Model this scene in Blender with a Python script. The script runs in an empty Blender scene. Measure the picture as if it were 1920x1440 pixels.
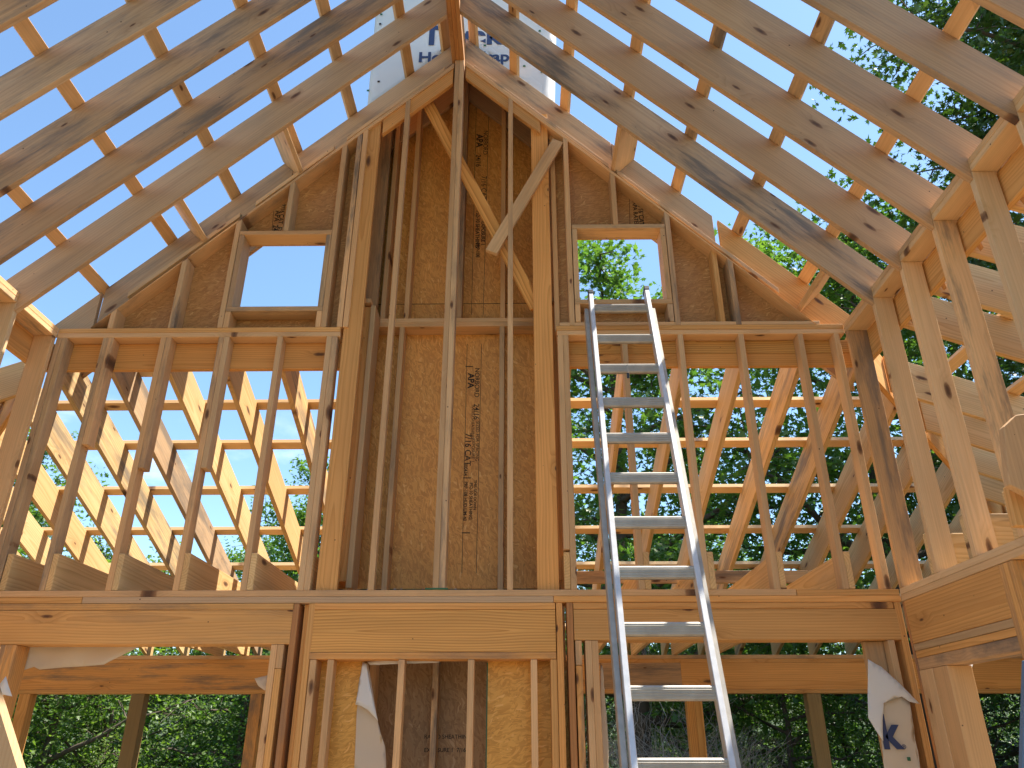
import bpy, bmesh, math, random
from mathutils import Vector as V, Matrix
R=math.radians
random.seed(7)
sc=bpy.context.scene; col=sc.collection

# ---------------------------------------------------------------- camera
F0=1443.; PITCH=R(25.3); YAW=R(0.7); CX,CY=960,720
CAM=V((0,0,1.6))
fw=V((-math.sin(YAW)*math.cos(PITCH),math.cos(YAW)*math.cos(PITCH),math.sin(PITCH)))
rt=V((math.cos(YAW),math.sin(YAW),0)); up=rt.cross(fw)
cd=bpy.data.cameras.new('camera'); cam=bpy.data.objects.new('camera',cd); col.objects.link(cam)
cam.matrix_world=Matrix((( rt.x,up.x,-fw.x,CAM.x),(rt.y,up.y,-fw.y,CAM.y),(rt.z,up.z,-fw.z,CAM.z),(0,0,0,1)))
cd.sensor_width=36; cd.lens=36*F0/1920; cd.clip_end=2000; sc.camera=cam
# measuring helpers: where the sight line through a photo point meets a wall or roof plane
def ray(x,y): return rt*((x-CX)/F0)-up*((y-CY)/F0)+fw
def onY(x,y,Y): r=ray(x,y); return CAM+r*(Y/r.y)
def onX(x,y,X): r=ray(x,y); return CAM+r*(X/r.x)
def onP(x,y,n,d): r=ray(x,y); n=V(n); return CAM+r*((d-n.dot(CAM))/n.dot(r))

# ---------------------------------------------------------------- materials
def newmat(n):
    m=bpy.data.materials.new(n); m.use_nodes=True; m.node_tree.nodes.clear(); return m
class N:
    def __init__(s,m): s.t=m.node_tree
    def n(s,ty,**k):
        nd=s.t.nodes.new(ty)
        for a,b in k.items():
            if a.startswith('i_'):
                key=a[2:]; key=int(key) if key.isdigit() else key
                s.set(nd,key,b)
            else: setattr(nd,a,b)
        return nd
    def set(s,nd,key,b):
        if isinstance(b,bpy.types.NodeSocket): s.t.links.new(b,nd.inputs[key])
        else: nd.inputs[key].default_value=b
    def math(s,op,a,b=0.,c=0.,clamp=False):
        nd=s.n('ShaderNodeMath',operation=op); nd.use_clamp=clamp
        s.set(nd,0,a); s.set(nd,1,b); s.set(nd,2,c); return nd.outputs[0]
    def vmath(s,op,a,b=(0,0,0)):
        nd=s.n('ShaderNodeVectorMath',operation=op); s.set(nd,0,a); s.set(nd,1,b); return nd.outputs[0]
    def noise(s,v,sc,det=3,r=.5,dist=0.):
        nd=s.n('ShaderNodeTexNoise'); s.set(nd,'Vector',v); nd.inputs['Scale'].default_value=sc
        nd.inputs['Detail'].default_value=det; nd.inputs['Roughness'].default_value=r; nd.inputs['Distortion'].default_value=dist
        return nd.outputs['Fac']
    def ss(s,v,a,b):
        nd=s.n('ShaderNodeMapRange',interpolation_type='SMOOTHSTEP'); s.set(nd,0,v); s.set(nd,1,a); s.set(nd,2,b); return nd.outputs[0]
    def mix(s,f,a,b,mode='MIX'):
        nd=s.n('ShaderNodeMix',data_type='RGBA',blend_type=mode)
        s.set(nd,0,f); s.set(nd,6,a); s.set(nd,7,b); return nd.outputs[2]
    def out(s,sh):
        o=s.n('ShaderNodeOutputMaterial'); s.t.links.new(sh,o.inputs[0])
def c4(c): return (c[0],c[1],c[2],1)

def wood(name,base,ring,grain=.5,stain=.35,spread=.18,rough=.7,late=.012,knot=.38):
    m=newmat(name); g=N(m)
    tc=g.n('ShaderNodeTexCoord').outputs['Object']; oi=g.n('ShaderNodeObjectInfo').outputs['Random']
    r1=oi; r2=g.math('FRACT',g.math('MULTIPLY',oi,17.31)); r3=g.math('FRACT',g.math('MULTIPLY',oi,71.7)); r4=g.math('FRACT',g.math('MULTIPLY',oi,233.3))
    off=g.n('ShaderNodeCombineXYZ'); g.set(off,0,g.math('MULTIPLY',r1,57.)); g.set(off,1,g.math('MULTIPLY',r2,9.)); g.set(off,2,g.math('MULTIPLY',r3,9.))
    v=g.vmath('ADD',tc,off.outputs[0])
    # knots
    vk=g.vmath('MULTIPLY',v,(2.,6.2,1.))
    vo=g.n('ShaderNodeTexVoronoi',voronoi_dimensions='2D'); g.set(vo,'Vector',vk); vo.inputs['Scale'].default_value=1.; vo.inputs['Randomness'].default_value=.9
    kd=g.math('ADD',vo.outputs['Distance'],g.math('MULTIPLY',g.math('SUBTRACT',g.noise(v,30,2),.5),.05))
    csep=g.n('ShaderNodeSeparateColor'); g.set(csep,0,vo.outputs['Color'])
    kon=g.math('GREATER_THAN',csep.outputs[0],1-knot)
    ksz=g.math('MULTIPLY_ADD',csep.outputs[1],.085,.035)
    kmask=g.math('MULTIPLY',kon,g.math('SUBTRACT',1.,g.ss(g.math('DIVIDE',kd,ksz),.8,1.15)))
    kcore=g.math('MULTIPLY',kon,g.math('SUBTRACT',1.,g.ss(g.math('DIVIDE',kd,ksz),.25,.95)))
    khalo=g.math('MULTIPLY',kon,g.math('SUBTRACT',1.,g.ss(kd,.05,.34)))
    # growth rings
    sp=g.n('ShaderNodeSeparateXYZ'); g.set(sp,0,tc)
    w1=g.noise(g.vmath('MULTIPLY',v,(.55,2.5,2.5)),1.,3,.55)
    yy=g.math('ADD',sp.outputs[1],g.math('MULTIPLY',g.math('SUBTRACT',r2,.5),.16))
    zz=g.math('ADD',sp.outputs[2],g.math('MULTIPLY_ADD',r3,.09,.02))
    rad=g.math('SQRT',g.math('ADD',g.math('MULTIPLY',yy,yy),g.math('MULTIPLY',zz,zz)))
    rad=g.math('ADD',rad,g.math('MULTIPLY',w1,.09))
    rad=g.math('ADD',rad,g.math('MULTIPLY',khalo,.03))
    rad=g.math('ADD',rad,g.math('MULTIPLY',g.math('SUBTRACT',g.noise(g.vmath('MULTIPLY',v,(2.,30.,30.)),1.,2),.5),.004))
    ph=g.math('FRACT',g.math('DIVIDE',rad,late))
    ringf=g.math('POWER',ph,2.2)
    ringf=g.math('MULTIPLY',ringf,g.math('SUBTRACT',1.,g.ss(ph,.9,1.)))
    fib=g.noise(g.vmath('MULTIPLY',v,(1.3,70.,70.)),1.,4,.65)
    colr=g.mix(g.math('MULTIPLY',ringf,grain),c4(base),c4(ring))
    # per board tone
    tone=g.math('MULTIPLY_ADD',r4,spread*2,1-spread)
    tone=g.math('MULTIPLY',tone,g.math('MULTIPLY_ADD',fib,.38,.81))
    tone=g.math('MULTIPLY',tone,g.math('MULTIPLY_ADD',g.noise(g.vmath('MULTIPLY',v,(.8,5.,5.)),1.,3),.45,.78))
    cm=g.n('ShaderNodeCombineColor'); [g.set(cm,i,tone) for i in range(3)]
    colr=g.mix(1.,colr,cm.outputs[0],'MULTIPLY')
    warm=g.mix(r2,(1.06,.98,.86,1),(.97,1.01,1.02,1)); colr=g.mix(1.,colr,warm,'MULTIPLY')
    # weather stain, only on some boards
    st=g.ss(g.noise(g.vmath('MULTIPLY',v,(1.1,8.,3.)),1.,6,.68),.44,.66)
    st=g.math('MULTIPLY',st,g.math('MULTIPLY',g.ss(r3,1-stain*1.5,1.),.85))
    colr=g.mix(st,colr,(.13,.115,.10,1))
    colr=g.mix(g.math('MULTIPLY',khalo,.28),colr,c4([x*.62 for x in ring]))
    colr=g.mix(g.math('MULTIPLY',kmask,.75),colr,(.20,.085,.035,1))
    colr=g.mix(g.math('MULTIPLY',kcore,.8),colr,(.075,.035,.02,1))
    # nail heads / specks
    vn=g.n('ShaderNodeTexVoronoi'); g.set(vn,'Vector',v); vn.inputs['Scale'].default_value=9.
    cs2=g.n('ShaderNodeSeparateColor'); g.set(cs2,0,vn.outputs['Color'])
    nail=g.math('MULTIPLY',g.math('LESS_THAN',vn.outputs['Distance'],.045),g.math('GREATER_THAN',cs2.outputs[0],.55))
    colr=g.mix(g.math('MULTIPLY',nail,.85),colr,(.05,.03,.02,1))
    b=g.n('ShaderNodeBump'); b.inputs['Strength'].default_value=.25; b.inputs['Distance'].default_value=.002
    g.set(b,'Height',g.math('ADD',fib,g.math('MULTIPLY',ringf,.4)))
    p=g.n('ShaderNodeBsdfPrincipled'); g.set(p,'Base Color',colr); p.inputs['Roughness'].default_value=rough
    p.inputs['Specular IOR Level'].default_value=.3; g.set(p,'Normal',b.outputs[0]); g.out(p.outputs[0]); return m

def osb(name,c1,c2,c3,sc_=1.):
    m=newmat(name); g=N(m); tc0=g.n('ShaderNodeTexCoord').outputs['Object']
    oi=g.n('ShaderNodeObjectInfo').outputs['Random']
    q=g.n('ShaderNodeSeparateXYZ'); g.set(q,0,tc0); tc=g.n('ShaderNodeCombineXYZ'); g.set(tc,0,q.outputs[0]); g.set(tc,2,q.outputs[1]); tc=tc.outputs[0]
    off=g.n('ShaderNodeCombineXYZ'); g.set(off,0,g.math('MULTIPLY',oi,31.)); g.set(off,2,g.math('MULTIPLY',oi,13.))
    v=g.vmath('ADD',tc,off.outputs[0])
    wn=g.n('ShaderNodeTexNoise'); g.set(wn,'Vector',v); wn.inputs['Scale'].default_value=7.; wn.inputs['Detail'].default_value=2
    v=g.vmath('ADD',v,g.vmath('MULTIPLY',g.vmath('SUBTRACT',wn.outputs['Color'],(.5,.5,.5)),(.10,.0,.10)))
    acc=None
    for i,(ang,s1,s2) in enumerate(((20,7,44),(78,8,50),(-38,9,46),(130,6,36),(-8,10,60))):
        mp=g.n('ShaderNodeMapping'); mp.vector_type='POINT'; g.set(mp,'Vector',v); mp.inputs['Rotation'].default_value=(0,R(ang),0)
        mp.inputs['Location'].default_value=(i*3.3,0,i*1.7)
        mp2=g.vmath('MULTIPLY',mp.outputs[0],(s1*2.3*sc_,0,s2*1.9*sc_))
        vo=g.n('ShaderNodeTexVoronoi'); g.set(vo,'Vector',mp2); vo.inputs['Scale'].default_value=1.
        s=g.n('ShaderNodeSeparateColor'); g.set(s,0,vo.outputs['Color'])
        if acc is None: acc=s.outputs[0]
        else:
            f=g.math('GREATER_THAN',s.outputs[1],.52)
            mx=g.n('ShaderNodeMix',data_type='FLOAT'); g.set(mx,0,f); g.set(mx,2,acc); g.set(mx,3,s.outputs[0]); acc=mx.outputs[0]
    colr=g.mix(g.ss(acc,.0,.85),c4(c1),c4(c2)); colr=g.mix(g.ss(acc,.93,1.),colr,c4(c3))
    big=g.noise(v,1.6,3); cm=g.n('ShaderNodeCombineColor'); [g.set(cm,i,g.math('MULTIPLY_ADD',big,.5,.75)) for i in range(3)]
    colr=g.mix(1.,colr,cm.outputs[0],'MULTIPLY')
    dk=g.ss(g.noise(g.vmath('MULTIPLY',v,(26,0,60)),1.,2),.70,.76); colr=g.mix(g.math('MULTIPLY',dk,.6),colr,(.10,.045,.02,1))
    b=g.n('ShaderNodeBump'); b.inputs['Strength'].default_value=.3; b.inputs['Distance'].default_value=.003; g.set(b,'Height',acc)
    p=g.n('ShaderNodeBsdfPrincipled'); g.set(p,'Base Color',colr); p.inputs['Roughness'].default_value=.6; g.set(p,'Normal',b.outputs[0]); g.out(p.outputs[0]); return m

def plain(name,c,rough=.6,metal=0.,nz=.12,scale=6.,trans=0.):
    m=newmat(name); g=N(m); tc=g.n('ShaderNodeTexCoord').outputs['Object']
    n1=g.noise(tc,scale,4); cm=g.n('ShaderNodeCombineColor'); [g.set(cm,i,g.math('MULTIPLY_ADD',n1,nz*2,1-nz)) for i in range(3)]
    colr=g.mix(1.,c4(c),cm.outputs[0],'MULTIPLY')
    p=g.n('ShaderNodeBsdfPrincipled'); g.set(p,'Base Color',colr); p.inputs['Roughness'].default_value=rough; p.inputs['Metallic'].default_value=metal
    sh=p.outputs[0]
    if trans:
        t=g.n('ShaderNodeBsdfTranslucent'); g.set(t,0,colr); mx=g.n('ShaderNodeMixShader'); mx.inputs[0].default_value=trans
        g.set(mx,1,sh); g.set(mx,2,t.outputs[0]); sh=mx.outputs[0]
    g.out(sh); return m

SPF=wood('stud_lumber',(.63,.40,.21),(.49,.27,.12),.45,.30,.16)
RAF=wood('rafter_lumber',(.53,.345,.20),(.38,.215,.105),.55,.72,.12,late=.016,knot=.42)
PINE=wood('yellow_pine_lumber',(.73,.39,.12),(.44,.17,.035),.95,.30,.12,late=.017,knot=.3)
POR=wood('porch_rafter_lumber',(.70,.47,.23),(.50,.275,.09),.75,.35,.12,late=.017,knot=.3)
HEAD=wood('header_lumber',(.70,.365,.125),(.50,.22,.055),.75,.25,.10,late=.017,knot=.35)
RED=wood('ridge_lumber',(.46,.22,.085),(.32,.13,.045),.6,.1,.08)
TRT=wood('treated_post',(.26,.19,.09),(.17,.12,.055),.5,.4,.1)
OSB1=osb('oriented_strand_board',(.62,.27,.06),(.80,.39,.095),(.88,.50,.16))
OSB4=osb('oriented_strand_board_shade_toned',(.43,.205,.07),(.56,.29,.105),(.67,.40,.16))  # gable sheets: part of their shade is put into this darker colour
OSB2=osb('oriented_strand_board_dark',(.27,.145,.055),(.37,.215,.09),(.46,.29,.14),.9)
OSB3=osb('oriented_strand_board_warm_lit',(.58,.27,.04),(.76,.39,.075),(.84,.47,.13),1.)  # lower bay sheets: the yellow light on them is painted into the colour
WRAP=plain('house_wrap_paper',(.80,.79,.77),.55,0,.05,3,.25)
WRAPB=plain('house_wrap_back',(.72,.60,.45),.7,0,.06,3,.2)
NAVY=plain('navy_print',(.028,.045,.12),.6,0,.1)
REDP=plain('red_print',(.55,.06,.05),.6)
INK=plain('black_ink',(.035,.022,.015),.8,0,.3,40)
GREEN=plain('green_edge_paint',(.03,.13,.06),.7)
ALU=plain('worn_aluminium',(.62,.615,.60),.45,.55,.2,25)
ALU2=plain('dull_aluminium',(.40,.37,.32),.5,.5,.3,18)
WALL=wood('side_wall_lumber',(.74,.50,.28),(.60,.36,.16),.4,.22,.10)
PALE=wood('batten_lumber',(.76,.53,.29),(.62,.39,.18),.4,.1,.08,knot=.3)
BLK=plain('black_plastic',(.02,.025,.035),.45)
BLUE=plain('blue_paint',(.10,.16,.24),.5)
BARK=plain('tree_bark',(.10,.075,.055),.9,0,.4,8)
GROUND=plain('forest_floor',(.05,.07,.025),.95,0,.6,2.5)
SUB=osb('subfloor_board',(.32,.22,.13),(.45,.33,.21),(.55,.43,.29))

def leafmat(name,c1,c2,tr=.35):
    m=newmat(name); g=N(m); gi=g.n('ShaderNodeNewGeometry').outputs['Random Per Island']
    colr=g.mix(gi,c4(c1),c4(c2))
    p=g.n('ShaderNodeBsdfPrincipled'); g.set(p,'Base Color',colr); p.inputs['Roughness'].default_value=.42; p.inputs['Specular IOR Level'].default_value=.5
    t=g.n('ShaderNodeBsdfTranslucent'); g.set(t,0,g.mix(1.,colr,(1.25,1.5,.5,1),'MULTIPLY'))
    mx=g.n('ShaderNodeMixShader'); mx.inputs[0].default_value=tr; g.set(mx,1,p.outputs[0]); g.set(mx,2,t.outputs[0]); g.out(mx.outputs[0]); return m
LEAF=leafmat('oak_leaves',(.035,.08,.022),(.085,.14,.035),.25)
LEAF2=leafmat('woodland_leaves',(.06,.125,.035),(.16,.25,.065),.5)
LEAF3=leafmat('young_leaves',(.09,.16,.04),(.21,.29,.07),.5)

# ---------------------------------------------------------------- object helpers
def thing(name,label,cat,loc=(0,0,0),group=None,kind=None):
    o=bpy.data.objects.new(name,None); o.empty_display_size=.2; o.location=loc; col.objects.link(o)
    o['label']=label; o['category']=cat
    if group: o['group']=group
    return o
def tag(o,label,cat,group=None):
    o['label']=label; o['category']=cat
    if group: o['group']=group
    return o
def place(o,M,parent):
    if parent is not None:
        o.parent=parent; o.matrix_basis=Matrix.Translation(-parent.location)@M
    else: o.matrix_basis=M
def frame(o,ux,uz):
    ux=ux.normalized(); uz=(uz-ux*uz.dot(ux)).normalized(); uy=uz.cross(ux)
    return Matrix(((ux.x,uy.x,uz.x,o.x),(ux.y,uy.y,uz.y,o.y),(ux.z,uy.z,uz.z,o.z),(0,0,0,1)))
def prism(name,mat,pts,thick,length,parent,bev=.0025,wob=0.):
    """a board cut to the outline pts (3-D, planar), thickness vector thick, grain along length"""
    thick=V(thick); pts=[V(p) for p in pts]; o0=sum(pts,V())/len(pts)+thick*.5
    M=frame(o0,V(length),thick); Mi=M.inverted(); h=thick.length*.5
    loc=[Mi@p for p in pts]
    area=sum(loc[i].x*loc[(i+1)%len(loc)].y-loc[(i+1)%len(loc)].x*loc[i].y for i in range(len(loc)))
    if area<0: loc.reverse()
    bm=bmesh.new(); a=[bm.verts.new((p.x,p.y,-h)) for p in loc]; b=[bm.verts.new((p.x,p.y,h)) for p in loc]; n=len(loc)
    bm.faces.new(a[::-1]); bm.faces.new(b)
    for i in range(n): bm.faces.new((a[i],a[(i+1)%n],b[(i+1)%n],b[i]))
    if bev: bmesh.ops.bevel(bm,geom=bm.edges[:],offset=bev,segments=1,affect='EDGES',clamp_overlap=True)
    me=bpy.data.meshes.new(name); bm.to_mesh(me); bm.free(); me.materials.append(mat)
    o=bpy.data.objects.new(name,me); col.objects.link(o); place(o,M,parent); return o
def bar(name,mat,p0,p1,w,t,side,parent,bev=.0025):
    """straight board from p0 to p1 (centre line), w wide along side, t thick"""
    p0=V(p0);p1=V(p1);ux=(p1-p0).normalized(); sd=V(side); sd=(sd-ux*sd.dot(ux)).normalized(); th=ux.cross(sd)
    h=sd*(w/2)
    b=th*(-t/2)
    return prism(name,mat,[p0-h+b,p1-h+b,p1+h+b,p0+h+b],th*t,ux,parent,bev)
def box(name,mat,x0,x1,y0,y1,z0,z1,parent,along='x',bev=.0025):
    d={'x':(1,0,0),'y':(0,1,0),'z':(0,0,1)}[along]
    dims={'x':x1-x0,'y':y1-y0,'z':z1-z0}
    thin=min((k for k in dims if k!=along),key=lambda k:dims[k])
    if thin=='y': return prism(name,mat,[(x0,y0,z0),(x1,y0,z0),(x1,y0,z1),(x0,y0,z1)],(0,y1-y0,0),d,parent,bev)
    if thin=='x': return prism(name,mat,[(x0,y0,z0),(x0,y1,z0),(x0,y1,z1),(x0,y0,z1)],(x1-x0,0,0),d,parent,bev)
    return prism(name,mat,[(x0,y0,z0),(x1,y0,z0),(x1,y1,z0),(x0,y1,z0)],(0,0,z1-z0),d,parent,bev)
def meshobj(name,verts,faces,mat,parent=None,smooth=False):
    me=bpy.data.meshes.new(name); me.from_pydata([tuple(v) for v in verts],[],faces); me.materials.append(mat)
    if smooth: me.polygons.foreach_set('use_smooth',[True]*len(me.polygons))
    o=bpy.data.objects.new(name,me); col.objects.link(o)
    place(o,Matrix.Identity(4),parent); return o
_tc=[0]
def text(name,s,mat,M,size,parent,bold=0.,ext=.0004,sx=1.):
    cu=bpy.data.curves.new('t','FONT'); cu.body=s; cu.size=size; cu.offset=bold*size; cu.extrude=ext; cu.align_x='LEFT'
    o=bpy.data.objects.new('t',cu); col.objects.link(o); bpy.context.view_layer.update()
    me=bpy.data.meshes.new_from_object(o); bpy.data.objects.remove(o)
    me.materials.clear(); me.materials.append(mat)
    for v in me.vertices: v.co.x*=sx
    t=bpy.data.objects.new(name,me); col.objects.link(t); place(t,M,parent); return t

T=.039      # thickness of a two-by board
D=4.96      # inside face of the gable wall
W6=.142     # depth of a two-by-six
XL,XR=-3.43,2.375
ZP=2.505    # top of lower plates
UB,UT=4.342,4.42
RXR,RXL=6.60,7.625       # rake plate underside: x+z , z-x
RTR,RTL=6.662,7.705       # rafter undersides
RUR,RUL=7.045,8.075      # rafter tops
XRL,XRR=-.598,-.488      # ridge beam sides
ZD=V((0,0,1))
def wx(px,py,Y=D): return onY(px,py,Y).x
def wz(px,py,Y=D): return onY(px,py,Y).z

# ================================================================ gable wall
gw=thing('gable_wall','tall gable end wall of bare studs and headers behind the ladder','framed wall',(-.5,5.03,0))
def stud(x0,z0,z1=None,parent=gw,y0=D,dep=W6,w=T,mat=SPF,name='stud',rake=True):
    x1=x0+w
    if z1 is None:
        f=lambda x:(RXR-x) if x>-.51 else (RXL+x)
        a,b=f(x0),f(x1)
    else: a=b=z1
    return prism(name,mat,[(x0,y0,z0),(x1,y0,z0),(x1,y0,b),(x0,y0,a)],(0,dep,0),(0,0,1),parent)
# upper open bays
def X2(a,b): return (wx(*a)+wx(*b))/2
DU=.098
LS=[X2((190,642),(73,1106)),X2((301,642),(195,1106)),X2((410,642),(321,1106)),X2((521,642),(447,1106)),X2((611,642),(557,1106))]
for i,x in enumerate(LS): stud(x,ZP,UB,dep=DU)
stud(LS[0]+T+.001,wz(152,833),UB,mat=SPF,name='sister_stud',dep=DU); stud(LS[1]+T+.001,wz(260,877),UB,name='sister_stud',dep=DU); stud(LS[2]+T+.001,wz(375,877),UB,name='sister_stud',dep=DU)
stud(LS[4]+T+.001,ZP,UB,dep=DU)
stud(XL+.002,ZP,UB,mat=RAF,dep=DU); stud(XL+T+.004,ZP,UB,dep=DU)
RS=[X2((1056,642),(1071,1100)),X2((1165,650),(1200,1100)),X2((1275,632),(1316,1103)),X2((1388,634),(1449,1103)),X2((1500,634),(1577,1103))]
stud(RS[0]-T-.001,wz(1060,1030),UB,dep=DU)
for x in RS: stud(x,ZP,UB,dep=DU)
stud(X2((1569,637),(1656,1105)),ZP,UB,dep=DU); 
# plates
box('plate',SPF,XL,-1.33,D,D+W6,UB,UB+T,gw); box('plate',HEAD,XL,-1.332,D,D+W6,UB+T+.001,UT,gw)
xa=wx(1044,614)
box('plate',SPF,xa,XR,D,D+W6,UB-.001,UB+T-.002,gw); box('plate',HEAD,xa-.004,XR,D,D+W6,UB+T,UT,gw); box('plate',SPF,wx(1050,606),wx(1538,606),D+.004,D+W6,UT+.001,UT+.03,gw)
# lower plates: two layers in several lengths
box('plate',SPF,XL,wx(1493,1110),D,D+W6,ZP-T,ZP,gw); box('plate',HEAD,wx(1494,1110),XR,D+.002,D+W6,ZP-T,ZP-.001,gw)
box('plate',HEAD,XL,wx(153,1125),D+.003,D+W6,ZP-2*T-.001,ZP-T-.001,gw); box('plate',RAF,wx(154,1125),.2,D,D+W6,ZP-2*T-.001,ZP-T-.001,gw); box('plate',HEAD,.202,XR,D,D+W6,ZP-2*T-.001,ZP-T-.001,gw)
ZL=ZP-2*T-.003
# headers of the three lower openings
zb=wz(300,1208); hl=wx(550,1148)
box('plate',HEAD,XL,wx(552,1140),D,D+W6,ZL-T,ZL,gw); box('header',HEAD,XL,hl,D,D+W6,zb,ZL-T-.002,gw)
cl,cr=wx(590,1140),wx(1041,1140); zc=wz(800,1222.5)
box('plate',HEAD,cl,cr,D,D+W6,ZL-T,ZL,gw); box('header',PINE,cl,cr,D+.002,D+W6,zc,ZL-T-.002,gw); box('plate',HEAD,cl-.006,cr,D-.002,D+W6,zc-T-.002,zc-.002,gw)
rl,rr=wx(1075,1140),wx(1677,1145); zr=wz(1300,1200)
box('plate',HEAD,rl,rr,D,D+W6,ZL-T,ZL,gw); box('header',HEAD,rl,rr+.03,D+.001,D+W6,zr,ZL-T-.002,gw)
# lower studs (down to the floor)
def lst(px,py,zt,w=T,mat=HEAD,**k):
    return stud(wx(px,py),0.04,zt,w=w,mat=mat,**k)
lst(0,1215,zb-.002,w=.10); 
lst(508,1212,zb-.002,mat=SPF); stud(wx(508,1212)+T+.002,wz(530,1253),zb-.002,mat=SPF,name='block',w=T); stud(wx(508,1212)+T+.002,0.04,wz(530,1253)-.002,mat=HEAD); 
lst(548,1150,ZL,mat=RED); stud(wx(566,1150),0.04,ZL,mat=HEAD,y0=D+.05,dep=.09)
lst(579.5,1134,ZL); stud(wx(581,1241),0.04,zc-T-.004)
ck=[(614,1240),(747,1238),(877.5,1236),(995,1236)]
for p in ck: lst(*p,zc-T-.004,mat=SPF,dep=.09)
lst(1032,1236,zc-T-.004,w=T); lst(1042.5,1134,ZL); lst(1062,1134,ZL,mat=RED)
stud(wx(1078.5,1199),wz(1085,1247),zr-.002,name='block',y0=D-.002); stud(wx(1078.5,1199),0.04,wz(1085,1247)-.002,mat=HEAD,y0=D+.003)
lst(1097,1199,zr-.002,mat=SPF); stud(wx(1097,1199)+T+.001,0.04,zr-.002)
# right jamb of the right opening
box('jack_stud',SPF,wx(1628,1205),wx(1628,1205)+.12,D+.07,D+.07+T,0.04,zr-.002,gw,'z'); lst(1666,1205,zr-.002,w=T,mat=SPF)
lst(1680,1148,ZL); 
# gable studs above the plates
def gst(px,py,z1=None,**k):
    return stud(wx(px,py),UT+.001,z1,**k)
gst(202,610); gst(315,611); gst(407,611); gst(601,611); gst(631,611); stud(wx(642,611)+.001,UT+.001)
gst(1041,603,w=T,y0=D+.085,dep=.057); gst(1068,603); gst(1266,600,mat=RAF); gst(1353,601,y0=D+.03,dep=.11,mat=HEAD); gst(1380,601)
# left attic window
zh=wz(530,440); zs=wz(510,574.5); 
wf=gw
xl0=wx(423.5,574); xl1=wx(603.6,574); xh0=wx(449,437); xh1=wx(620,437)
xj0=wx(417.8,611); xj1=wx(601,611)
box('window_header',SPF,xj0,xj1-.001,D-.001,D+W6,zh,zh+T,gw); box('window_sill',SPF,xj0,xj1-.001,D-.002,D+W6,zs-T,zs,gw)
stud(xj0,UT+.001,zs-T-.001,name='cripple_stud'); stud(xj1-T-.002,UT+.001,zs-T-.001,name='cripple_stud')
stud(xj0,zs+.001,zh-.001,name='jack_stud',mat=RAF); stud(xj1-T-.002,zs+.001,zh-.001,name='jack_stud')
stud(wx(531,430),zh+T+.001,None,name='cripple_stud')
# right attic window
zh2=wz(1160,428); zs2=wz(1160,561)
yj0=wx(1079,602)+.002; yj1=wx(1265,600)
box('window_header',SPF,yj0,yj1-.001,D-.001,D+W6,zh2,zh2+T,gw); box('window_sill',SPF,yj0,yj1-.001,D-.002,D+W6,zs2-T,zs2,gw)
stud(yj0,UT+.031,zs2-T-.001,name='cripple_stud'); stud(yj1-T-.002,UT+.031,zs2-T-.001,name='cripple_stud',mat=RAF)
stud(yj0,zs2+.001,zh2-.001,name='jack_stud'); stud(yj1-T-.002,zs2+.001,zh2-.001,name='jack_stud')
stud(wx(1150,420),zh2+T+.001,None,name='cripple_stud')
# rake plates
zc_=lambda x,s:(RXR-x) if s>0 else (RXL+x)
dv=T*math.sqrt(2)
prism('rake_plate',SPF,[(XR-.17,D,RXR-XR+.17),(-.47,D,RXR+.47),(-.47,D,RXR+.47+dv),(XR-.17-dv,D,RXR-XR+.17+dv)],(0,W6,0),(1,0,-1),gw)
prism('rake_plate',SPF,[(-3.20,D,RXL-3.20),(-.575,D,RXL-.575),(-.575,D,RXL-.575+dv),(-3.20+dv,D,RXL-3.20+dv)],(0,W6,0),(1,0,1),gw)
# centre: posts and long studs of the chase front
stud(X2((592,1105),(681,248)),ZP,None,w=.135,y0=D+.02,dep=T,name='post',mat=HEAD)
stud(wx(1007.5,1103,D+.04),ZP,wz(1020,222,D+.04)+.05,w=.14,y0=D+.04,dep=T,name='post',mat=HEAD)
stud(wx(689,1103),ZP,None,dep=.06); stud(wx(950.5,1103),ZP,None,dep=.04)
stud(-.566,ZP,7.14,name='ridge_post',mat=SPF); stud(-.526,ZP,7.14,name='ridge_post',mat=SPF)
prism('header',HEAD,[(-.47,D+.01,RXR+.47),(.18,D+.01,RXR-.18),(.18,D+.01,RXR-.18-.13),(-.47,D+.01,RXR+.47-.13)],(0,T,0),(1,0,-1),gw)
prism('header',HEAD,[(-.58,D+.012,RXL-.58),(-1.16,D+.012,RXL-1.16),(-1.16,D+.012,RXL-1.16-.17),(-.58,D+.012,RXL-.58-.17)],(0,T,0),(1,0,1),gw)
box('shim',GREEN,wx(797,1103),wx(840,1103),D-.004,D+.05,ZP+.001,ZP+.012,gw)
# outside sheathing of the gable, cut round the windows and split into sheets
YO=D+W6+.001; TO=.012
def sheet(pts,mat=OSB4,parent=gw,name='sheathing_panel',y=YO): return prism(name,mat,[(a,y,b) for a,b in pts],(0,TO,0),(1,0,0),parent,0)
wl=(xj0+T,xj1-T); wr=(yj0+T,yj1-T); rk=.05
LL=lambda x:RXL+x+rk; RR=lambda x:RXR-x+rk
sheet([(-3.19,4.435),(wl[0],4.435),(wl[0],zs),(wl[0],LL(wl[0]))]); 
sheet([(wl[0]+.0003,4.435),(wl[1],4.435),(wl[1],zs-.0003),(wl[0]+.0003,zs-.0003)])
sheet([(wl[0]+.0003,zh+.0003),(wl[1],zh+.0003),(wl[1],LL(wl[1])),(wl[0]+.0003,LL(wl[0]))])
sheet([(wl[1]+.0003,4.435),(-1.33,4.435),(-1.33,LL(-1.33)),(wl[1]+.0003,LL(wl[1]))])
sheet([(.27,4.435),(wr[0],4.435),(wr[0],RR(wr[0])),(.27,RR(.27))])
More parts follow.
